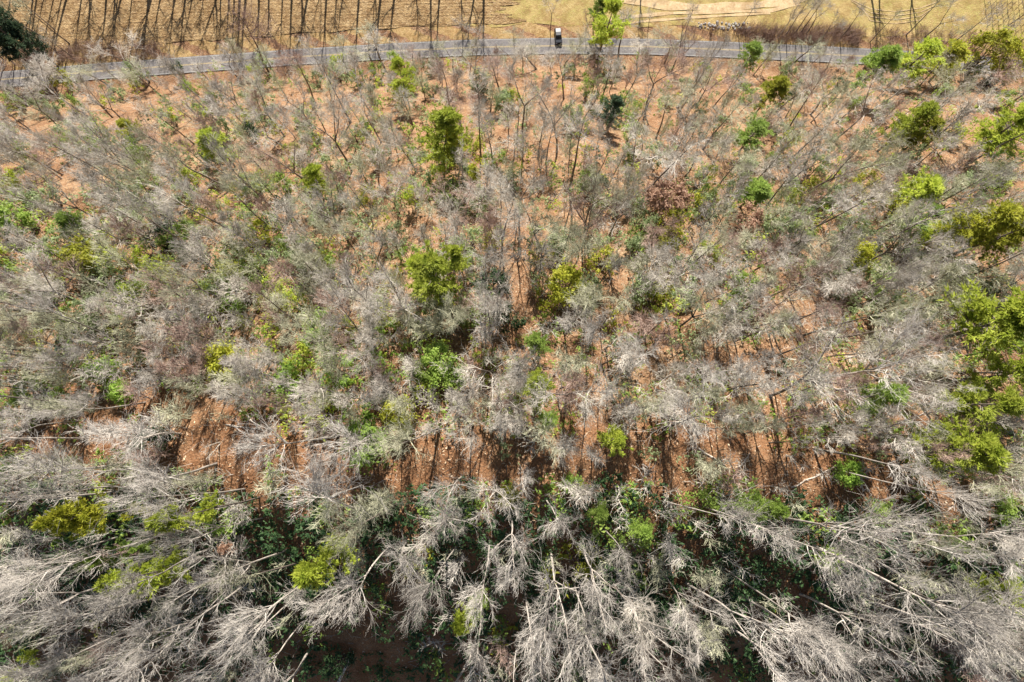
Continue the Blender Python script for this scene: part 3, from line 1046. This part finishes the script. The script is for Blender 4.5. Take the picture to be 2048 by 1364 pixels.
# ------------------------------------------------------------------ young trees, saplings, shrubs, undergrowth
rows, cand = [], []
grid.clear()
tries = 0
while len(cand) < 300 and tries < 20000:
    tries += 1
    px, py = rnd.uniform(-20, 2068), 108 + 720 * rnd.random() ** 1.7
    if len(cand) < 45:                 # slim poles along the upper edge of the bare strip
        px = rnd.uniform(250, 1950)
        py = float(np.interp(px, [250, 520, 800, 1350, 1950], [735, 800, 845, 840, 925])) - rnd.uniform(0, 45)
    if inside(px, py, TRAIL) or (inside(px, py, STRIP) and rnd.random() < 0.5) or inside(px, py, BANK) or inside(px, py, THICKET) or near(px, py, 38):
        continue
    if any((px - a) ** 2 + (py - b) ** 2 < (c * 0.55) ** 2 for a, b, c in occupied):
        continue
    h = rnd.uniform(8, 14)
    u_ = under(px, py, h * 0.65)
    if u_ is None or u_[1] > float(road_y(u_[0])) - 3.0:
        continue
    if any(inside(*to_px(*u_[:2], u_[2] + h * q)[:2], TRAIL) for q in (0.5, 0.97)):
        continue
    put(px, py, 38)
    cand.append((px, py, h, u_))
for i, (px, py, h, (x, y, z)) in enumerate(cand):
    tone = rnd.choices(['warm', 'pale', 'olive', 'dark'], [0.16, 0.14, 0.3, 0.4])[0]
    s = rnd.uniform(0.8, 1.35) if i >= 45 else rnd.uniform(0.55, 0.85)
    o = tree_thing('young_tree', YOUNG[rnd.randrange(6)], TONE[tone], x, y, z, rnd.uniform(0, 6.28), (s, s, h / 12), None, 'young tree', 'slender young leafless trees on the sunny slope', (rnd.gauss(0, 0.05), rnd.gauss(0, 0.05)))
    rows.append([o, px, py, {'pale': 'pale', 'warm': 'brownish', 'olive': 'olive grey', 'dark': 'dark'}[tone] + (' short' if h < 10 else ' slender')])
name_by_place(rows, 'thin young tree')

rows, extra, cand = [], [], []
grid.clear()
n_s = 0
tries = 0
while n_s < 900 and tries < 30000:
    tries += 1
    px, py = rnd.uniform(-20, 2068), rnd.uniform(110, 1364)
    if inside(px, py, RAVINE) and rnd.random() < 0.9:
        continue
    if (inside(px, py, TRAIL) or inside(px, py, STRIP) or inside(px, py, BANK)) and rnd.random() < 0.85:
        continue
    if py > 1010 and rnd.random() < 0.6:
        continue
    if py > 620 and rnd.random() < 0.35:
        continue
    if inside(px, py, OPEN) and rnd.random() < 0.5:
        continue
    if near(px, py, 24):
        continue
    u_ = under(px, py, 3.5)
    if u_ is None or u_[1] > float(road_y(u_[0])) - 3.2:
        continue
    put(px, py, 24)
    n_s += 1
    x, y, z = u_
    h = rnd.uniform(4, 10)
    wid = rnd.uniform(0.7, 1.35)
    cand.append((wid * math.sqrt(h), x, y, z, px, py, wid, h))
cand.sort(key=lambda q: -q[0])
for n_s, (_k, x, y, z, px, py, wid, h) in enumerate(cand):
    if n_s < 300:
        tone = rnd.choices(['warm', 'pale', 'olive', 'dark'], [0.2, 0.2, 0.35, 0.25])[0]
        o = link('sapling', SAPS[rnd.randrange(7)], None, (x, y, z), (rnd.gauss(0, .06), rnd.gauss(0, .06), rnd.uniform(0, 6.28)), (wid, wid, h / 8))
        paint(o, M[TONE[tone][1]])
        tag(o, None, 'sapling', 'leafless saplings between the trees')
        rows.append([o, px, py, {'warm': 'reddish', 'pale': 'pale', 'olive': 'olive grey', 'dark': 'grey'}[tone] + (' low' if h < 5.5 else '')])
    else:
        extra.append((x, y, z, rnd.uniform(0, 6.28), wid, h / 8))
name_by_place(rows, 'sapling')
slod = []
for i in range(5):
    slod.append(((sapling(700 + i, 8, 3.3, 2, 14, 3, 1.3, True).arrays(), i % 2),))
joined(extra, slod, 'bare_thicket', [M['twig'], M['twig_olive']], None)

rows, extra, cand = [], [], []
grid.clear()
n_s = 0
tries = 0
while n_s < 1850 and tries < 40000:
    tries += 1
    px, py = rnd.uniform(-20, 2068), rnd.uniform(125, 1364)
    dark = py > 985
    bare = inside(px, py, TRAIL) or inside(px, py, STRIP) or inside(px, py, BANK)
    if bare and rnd.random() < 0.9:
        continue
    if inside(px, py, RAVINE) and rnd.random() < 0.2:  # dark laurel added to fill the ravine, standing in for its deep shade
        continue
    if near(px, py, 16 if not dark else 19):
        continue
    # thicker on the left and in the middle band, thinner on the open litter right of centre
    dens = 0.85 if px < 950 else (0.45 if 1050 < px < 1650 and py > 560 else 0.7)
    if not dark and rnd.random() > dens:
        continue
    u_ = under(px, py, 1.0)
    if u_ is None or u_[1] > float(road_y(u_[0])) - 3.2:
        continue
    put(px, py, 17)
    n_s += 1
    x, y, z = u_
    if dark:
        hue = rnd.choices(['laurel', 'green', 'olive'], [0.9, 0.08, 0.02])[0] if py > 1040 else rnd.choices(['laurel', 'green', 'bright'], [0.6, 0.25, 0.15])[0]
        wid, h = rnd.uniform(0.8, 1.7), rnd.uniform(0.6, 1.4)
    elif 640 < py:
        hue = rnd.choices(['green', 'bright', 'pale', 'lime', 'laurel'], [0.34, 0.2, 0.16, 0.22, 0.08])[0]
        wid, h = rnd.uniform(0.5, 1.15), rnd.uniform(0.6, 1.5)
    else:
        hue = rnd.choices(['pale', 'green', 'olive', 'laurel', 'lime'], [0.44, 0.28, 0.08, 0.05, 0.15])[0]
        wid, h = rnd.uniform(0.6, 1.6), rnd.uniform(1.0, 3.0)
    if 480 < px < 960 and 640 < py < 840 and rnd.random() < 0.6:
        hue = rnd.choice(['bright', 'green', 'lime'])
        wid, h = rnd.uniform(0.8, 1.6), rnd.uniform(1.0, 2.2)
    cand.append((wid * math.sqrt(h), x, y, z, px, py, hue, wid, h))
cand.sort(key=lambda q: -q[0])
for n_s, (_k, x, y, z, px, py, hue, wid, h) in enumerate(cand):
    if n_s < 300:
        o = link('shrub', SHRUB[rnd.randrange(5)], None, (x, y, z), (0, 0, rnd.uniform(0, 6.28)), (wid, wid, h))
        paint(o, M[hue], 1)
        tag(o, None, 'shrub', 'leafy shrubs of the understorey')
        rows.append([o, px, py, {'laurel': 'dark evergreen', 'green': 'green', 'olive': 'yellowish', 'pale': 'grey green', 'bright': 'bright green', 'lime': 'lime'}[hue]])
    else:
        extra.append((x, y, z, hue, wid, h))
name_by_place(rows, 'shrub')
HUES = ['laurel', 'green', 'olive', 'pale', 'bright', 'lime']
low = []
for i in range(5):
    tk, cr = leafy(800 + i, 3.0, 2.4, 140, 0.19, 12)
    low.append(cr.arrays())
s_ = Soup()
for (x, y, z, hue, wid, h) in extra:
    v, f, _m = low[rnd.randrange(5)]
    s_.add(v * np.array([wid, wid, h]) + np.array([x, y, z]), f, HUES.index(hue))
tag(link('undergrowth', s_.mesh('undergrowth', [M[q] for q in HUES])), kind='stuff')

# dead stems, fine brush and dropped twigs on the forest floor
s_ = Soup()
N = 13000
X = rng.uniform(-110, 110, N)
Y = rng.uniform(-45, 112, N)
ok = Y < road_y(X) - 3
X, Y = X[ok], Y[ok]
Z = terrain(X, Y)
n_ = len(X)
lying = rng.random(n_) < 0.5
el = np.where(lying, rng.normal(0, 0.12, n_), rng.uniform(0.5, 1.4, n_))
az = rng.uniform(0, 6.28, n_)
L = np.where(lying, rng.uniform(0.6, 2.6, n_), rng.uniform(0.6, 2.0, n_))
D = np.stack([np.cos(az) * np.cos(el), np.sin(az) * np.cos(el), np.sin(el)], 1)
# lying sticks follow the slope
gz = (terrain(X + D[:, 0] * 0.5, Y + D[:, 1] * 0.5) - Z) * 2
D[:, 2] += np.where(lying, gz, 0)
P = grow_many(rng, np.stack([X, Y, Z + 0.03], 1), D / np.linalg.norm(D, axis=1, keepdims=True), L, 3, 0.08, 0.0)
s_.add(*tubes(P, taper(n_, 3, np.full(n_, 0.026), np.full(n_, 0.012)), 3))
tag(link('brushwood', s_.mesh('brushwood', [M['twig']])), kind='stuff')

# loose leaves on the forest floor
s_ = Soup()
N = 26000
X = rng.uniform(-75, 75, N)
Y = crest(X) + rng.normal(6, 14, N)
Lc = np.stack([X, Y, terrain(X, Y) + rng.uniform(0.03, 0.10, N)], 1)
for mi in range(3):
    q = Lc[mi::3]
    v_, f_ = leaves(rng, q, np.tile(np.array([[0, 0, 1.6]]), (len(q), 1)), 0.17)
    s_.add(v_, f_, mi)
M['dead_leaf'] = simple('dead_leaf', (0.30, 0.16, 0.08), (0.42, 0.26, 0.14), 1.5)
M['pale_leaf'] = simple('pale_dead_leaf', (0.42, 0.29, 0.18), (0.55, 0.42, 0.29), 1.5)
M['brown_leaf'] = simple('brown_dead_leaf', (0.13, 0.06, 0.03), (0.22, 0.11, 0.055), 1.5)
tag(link('leaf_litter', s_.mesh('leaf_litter', [M['dead_leaf'], M['pale_leaf'], M['brown_leaf']])), kind='stuff')

# reddish brush along the far side of the road
s_ = Soup()
C = []
for _ in range(900):
    px = rnd.choice([rnd.uniform(1380, 2080), rnd.uniform(1480, 1720), rnd.uniform(-40, 330)])
    py = rnd.uniform(52, 98) if px > 1000 else rnd.uniform(90, 132)
    x, y = on_plane(px, py, VALLEY)
    if float(road_y(x)) + 3.2 < y < float(road_y(x)) + 9:
        C.append((x, y, VALLEY))
C = np.repeat(np.array(C), 17, 0) + rng.normal(0, 0.6, (len(C) * 17, 3)) * np.array([1, 1, 0])
D = np.stack([rng.normal(0, 0.35, len(C)), rng.normal(0, 0.35, len(C)), np.ones(len(C))], 1)
P = grow_many(rng, C, D / np.linalg.norm(D, axis=1, keepdims=True), rng.uniform(0.8, 2.4, len(C)), 3, 0.12, 0.02)
s_.add(*tubes(P, taper(len(C), 3, np.full(len(C), 0.03), np.full(len(C), 0.012)), 3))
tag(link('roadside_brush', s_.mesh('roadside_brush', [M['twig_warm']])), kind='stuff')

# ------------------------------------------------------------------ fallen logs and snags
LOGS = [
    (559, 926, 571, 947, 0.10, 'log', 'short white log lying on the red trail'),
    (1396, 896, 1450, 931, 0.13, 'log', 'crooked pale log below the broad crown right of centre'),
    (1478, 935, 1500, 905, 0.10, 'log', 'forked dead branch upright on the trail litter'),
    (1582, 976, 1682, 926, 0.11, 'log', 'long thin pale log beside the ball shaped green tree'),
    (478, 818, 526, 860, 0.14, 'log', 'pale log slanting down the red bank'),
    (452, 850, 520, 858, 0.11, 'log', 'straight log crossing the foot of the red bank'),
    (1034, 876, 1078, 868, 0.12, 'log', 'dead limb lying at the top of the trail'),
    (277, 386, 262, 410, 0.13, 'log', 'yellowish splintered log in left slope brush'),
    (231, 502, 243, 478, 0.10, 'log', 'small pale log right of the orange tinged evergreen'),
    (290, 474, 322, 470, 0.09, 'log', 'thin pale log on the left slope clearing'),
    (1262, 582, 1284, 618, 0.13, 'log', 'pale log on bare litter right of the olive evergreen'),
    (1056, 690, 1078, 742, 0.13, 'log', 'leaning pale log at the foot of the bare strip'),
    (1245, 882, 1266, 846, 0.11, 'log', 'dead stick leaning by the small round lime pine'),
    (1300, 798, 1268, 772, 0.13, 'log', 'grey log under the large grey crown mid right'),
    (940, 1368, 946, 1322, 0.32, 'log', 'thick pale broken trunk at the ravine mouth'),
    (676, 1366, 706, 1304, 0.24, 'log', 'grey leaning trunk in the dark ravine'),
    (1330, 1000, 1352, 1016, 0.09, 'old_log', 'dark log on the lower trail edge'),
    (1520, 845, 1546, 862, 0.10, 'log', 'pale log in shadows of the right trail'),
    (890, 872, 930, 880, 0.10, 'old_log', 'brown log on litter under the trees'),
    (205, 664, 260, 674, 0.10, 'old_log', 'brown fallen log on the lower left slope'),
    (1740, 880, 1768, 842, 0.11, 'log', 'pale leaning log among grey crowns on the right'),
    (640, 700, 690, 720, 0.10, 'log', 'pale log in the brush left of the green thicket'),
]
for (x1, y1, x2, y2, r_, m_, lab) in LOGS:
    a = Vector(under(x1, y1, 0.1))
    b = Vector(under(x2, y2, 0.1))
    a.z += r_ * 0.7
    b.z += r_ * 0.7
    d = b - a
    n = 8
    Pl = np.array([[a + d * t + Vector((rnd.gauss(0, 0.05), rnd.gauss(0, 0.05), 0)) for t in np.linspace(0, 1, n)]])
    Pl[0, :, 2] = np.maximum(terrain(Pl[0, :, 0], Pl[0, :, 1]) + r_ * 0.6, 0 * Pl[0, :, 2] - 999)
    s2 = Soup()
    V, F = tubes(Pl, taper(1, n, [r_], [r_ * 0.55]), 7)
    s2.add(V, F)
    org = np.array(Pl[0, 0])
    tips = Soup()
    tips.add(V - org, F)
    body = tips
    o = bpy.data.objects.new('fallen_log', None)
    col.objects.link(o)
    o.location = org
    tag(o, lab, 'log', 'fallen logs')
    caps = np.concatenate([np.arange(7), (n - 1) * 7 + np.arange(7)])
    fan = [[0, i, i + 1] for i in range(1, 6)] + [[(n - 1) * 7, (n - 1) * 7 + i + 1, (n - 1) * 7 + i] for i in range(1, 6)]
    v_, f_, _ = body.arrays()
    link('stem', mesh_from('stem', v_, np.concatenate([f_, np.array(fan)]), [M[m_]], None, True), o)
    for _ in range(3):
        t = rnd.uniform(0.35, 0.95)
        k = int(t * (n - 1))
        st_ = Pl[0, k] - org
        dd = np.array([[rnd.gauss(0, 1), rnd.gauss(0, 1), rnd.uniform(0.2, 1.0)]])
        dd /= np.linalg.norm(dd)
        Pb = grow_many(rng, st_[None], dd, np.array([rnd.uniform(0.5, 1.4)]), 4, 0.15, 0)
        link('branch', mesh_from('branch', *tubes(Pb, taper(1, 4, [r_ * 0.4], [0.015]), 4), [M[m_]]), o)

# ------------------------------------------------------------------ the car by the road
import bmesh


def loft(sections, m, name, parent, loc=(0, 0, 0)):
    """Closed body through cross sections [(y, [(x, z) ...])]."""
    bm = bmesh.new()
    rings = [[bm.verts.new((x, y, z)) for x, z in pts] for y, pts in sections]
    k = len(rings[0])
    for a, b in zip(rings, rings[1:]):
        for i in range(k):
            bm.faces.new((a[i], a[(i + 1) % k], b[(i + 1) % k], b[i]))
    bm.faces.new(list(reversed(rings[0])))
    bm.faces.new(rings[-1])
    bmesh.ops.recalc_face_normals(bm, faces=bm.faces)
    me = bpy.data.meshes.new(name)
    bm.to_mesh(me)
    bm.free()
    me.materials.append(m)
    return link(name, me, parent, loc)


def slab(name, c, s, m, parent, bev=0.03):
    bm = bmesh.new()
    bmesh.ops.create_cube(bm, size=1)
    bmesh.ops.scale(bm, vec=s, verts=bm.verts)
    bmesh.ops.bevel(bm, geom=bm.edges[:], offset=min(bev, min(s) * 0.4), segments=2, affect='EDGES')
    me = bpy.data.meshes.new(name)
    bm.to_mesh(me)
    bm.free()
    me.materials.append(m)
    return link(name, me, parent, c)


def wheel_mesh(name, r0, w, m):
    bm = bmesh.new()
    bmesh.ops.create_cone(bm, cap_ends=True, segments=18, radius1=r0, radius2=r0, depth=w, matrix=Matrix.Rotation(R(90), 4, 'Y'))
    me = bpy.data.meshes.new(name)
    bm.to_mesh(me)
    bm.free()
    me.materials.append(m)
    return me


M['car'] = simple('dark_blue_car_paint', (0.012, 0.015, 0.024), (0.018, 0.021, 0.03), 2, 0.3, 0.35)
M['glass'] = simple('dark_car_glass', (0.008, 0.009, 0.012), (0.012, 0.014, 0.018), 2, 0.06, 0.8)
M['tyre'] = simple('black_rubber', (0.015, 0.015, 0.015), (0.025, 0.025, 0.025), 4)
M['rim'] = simple('alloy', (0.4, 0.4, 0.42), (0.5, 0.5, 0.52), 4, 0.3, 0.5, 0, 0.8)
M['lamp'] = simple('headlamp_lens', (0.6, 0.62, 0.65), (0.75, 0.77, 0.8), 4, 0.1, 0.7)
cx, cy = on_plane(1116, 76, VALLEY)
car = bpy.data.objects.new('parked_car', None)
col.objects.link(car)
car.location = (cx, cy, VALLEY + 0.14)
car.rotation_euler = (0, 0, R(4))
tag(car, 'dark car beside the road with bonnet towards the hillside', 'car')
sec = lambda w, z0, z1, i=0.12: [(-w, z0), (w, z0), (w + 0.03, z0 + 0.3), (w - i, z1), (-w + i, z1), (-w - 0.03, z0 + 0.3)]
loft([(-2.35, sec(0.78, 0.32, 0.72)), (-2.15, sec(0.90, 0.26, 0.92)), (-1.1, sec(0.94, 0.25, 1.04)), (1.6, sec(0.94, 0.25, 1.06)), (2.2, sec(0.90, 0.28, 1.0)), (2.38, sec(0.82, 0.36, 0.85))], M['car'], 'body', car)
cab = lambda w, z: [(-w, 1.0), (w, 1.0), (w * 0.98, 1.1), (w * 0.82, z), (-w * 0.82, z), (-w * 0.98, 1.1)]
loft([(-1.15, [(-0.85, 1.0), (0.85, 1.0), (0.85, 1.02), (0.8, 1.05), (-0.8, 1.05), (-0.85, 1.02)]), (-0.45, cab(0.88, 1.62)), (1.5, cab(0.88, 1.62)), (2.1, cab(0.84, 1.2))], M['glass'], 'window', car)
loft([(-0.5, [(-0.72, 1.60), (0.72, 1.60), (0.74, 1.63), (0.66, 1.69), (-0.66, 1.69), (-0.74, 1.63)]), (0.5, [(-0.74, 1.60), (0.74, 1.60), (0.76, 1.64), (0.68, 1.72), (-0.68, 1.72), (-0.76, 1.64)]), (1.6, [(-0.72, 1.58), (0.72, 1.58), (0.74, 1.61), (0.66, 1.68), (-0.66, 1.68), (-0.74, 1.61)])], M['car'], 'roof', car)
tm, rm = wheel_mesh('tyre', 0.36, 0.24, M['tyre']), wheel_mesh('rim', 0.22, 0.26, M['rim'])
for sx in (-1, 1):
    for sy in (-1.45, 1.42):
        w_ = link('wheel', tm, car, (sx * 0.86, sy, 0.36))
        link('rim', rm, w_)
    slab('headlight', (sx * 0.62, -2.31, 0.68), (0.34, 0.12, 0.16), M['lamp'], car)
    slab('mirror', (sx * 1.02, -0.75, 1.1), (0.18, 0.12, 0.14), M['car'], car)
slab('grille', (0, -2.37, 0.58), (0.7, 0.06, 0.2), M['tyre'], car)
slab('bumper', (0, -2.34, 0.38), (1.7, 0.14, 0.18), M['car'], car)

# white marker post at the field edge
mx_, my_ = on_plane(226, 98, VALLEY)
post = bpy.data.objects.new('marker_post', None)
col.objects.link(post)
post.location = (mx_, my_, VALLEY + 0.05)
tag(post, 'small white marker post at the ploughed field edge', 'marker post')
slab('post', (0, 0, 0.7), (0.14, 0.14, 1.6), M['white'], post)
slab('plate', (0, -0.09, 1.35), (0.5, 0.04, 0.34), M['white'], post, 0.01)

# heap of stones by the meadow
s_ = Soup()
for _ in range(60):
    x, y = on_plane(rnd.uniform(1395, 1500), rnd.uniform(45, 60), VALLEY)
    r_ = rnd.uniform(0.15, 0.5)
    bm = bmesh.new()
    bmesh.ops.create_icosphere(bm, subdivisions=1, radius=r_)
    v = np.array([q.co for q in bm.verts]) * (1 + rng.normal(0, 0.15, (len(bm.verts), 1))) * np.array([1, 1, 0.7]) + np.array([x, y, VALLEY + 0.1 + r_ * 0.3])
    f = np.array([[q.index for q in fc.verts] for fc in bm.faces])
    s_.add(v, f)
    bm.free()
tag(link('rubble', s_.mesh('rubble', [M['rock']])), kind='stuff')

# rows of young vines at the upper right
vm = None
for i in range(9):
    for j in range(7):
        px, py = 1972 + i * 11 + (j - 3) * -1.0, 66 - j * 11
        if px > 2070:
            continue
        x, y = on_plane(px, py, VALLEY)
        if vm is None:
            vm = sapling(901, 2.2, 0.9, 1, 9, 2, 1.3).mesh('vine', [M['bark_dark']])
        o = link('vine', vm, None, (x, y, VALLEY + 0.05), (0, 0, rnd.uniform(0, 6.28)), (1, 1, rnd.uniform(0.8, 1.2)))
        tag(o, f'young dark vine {ORD[j]} from the road in the {ORD[i]} planted row', 'vine', 'young vines in planted rows')
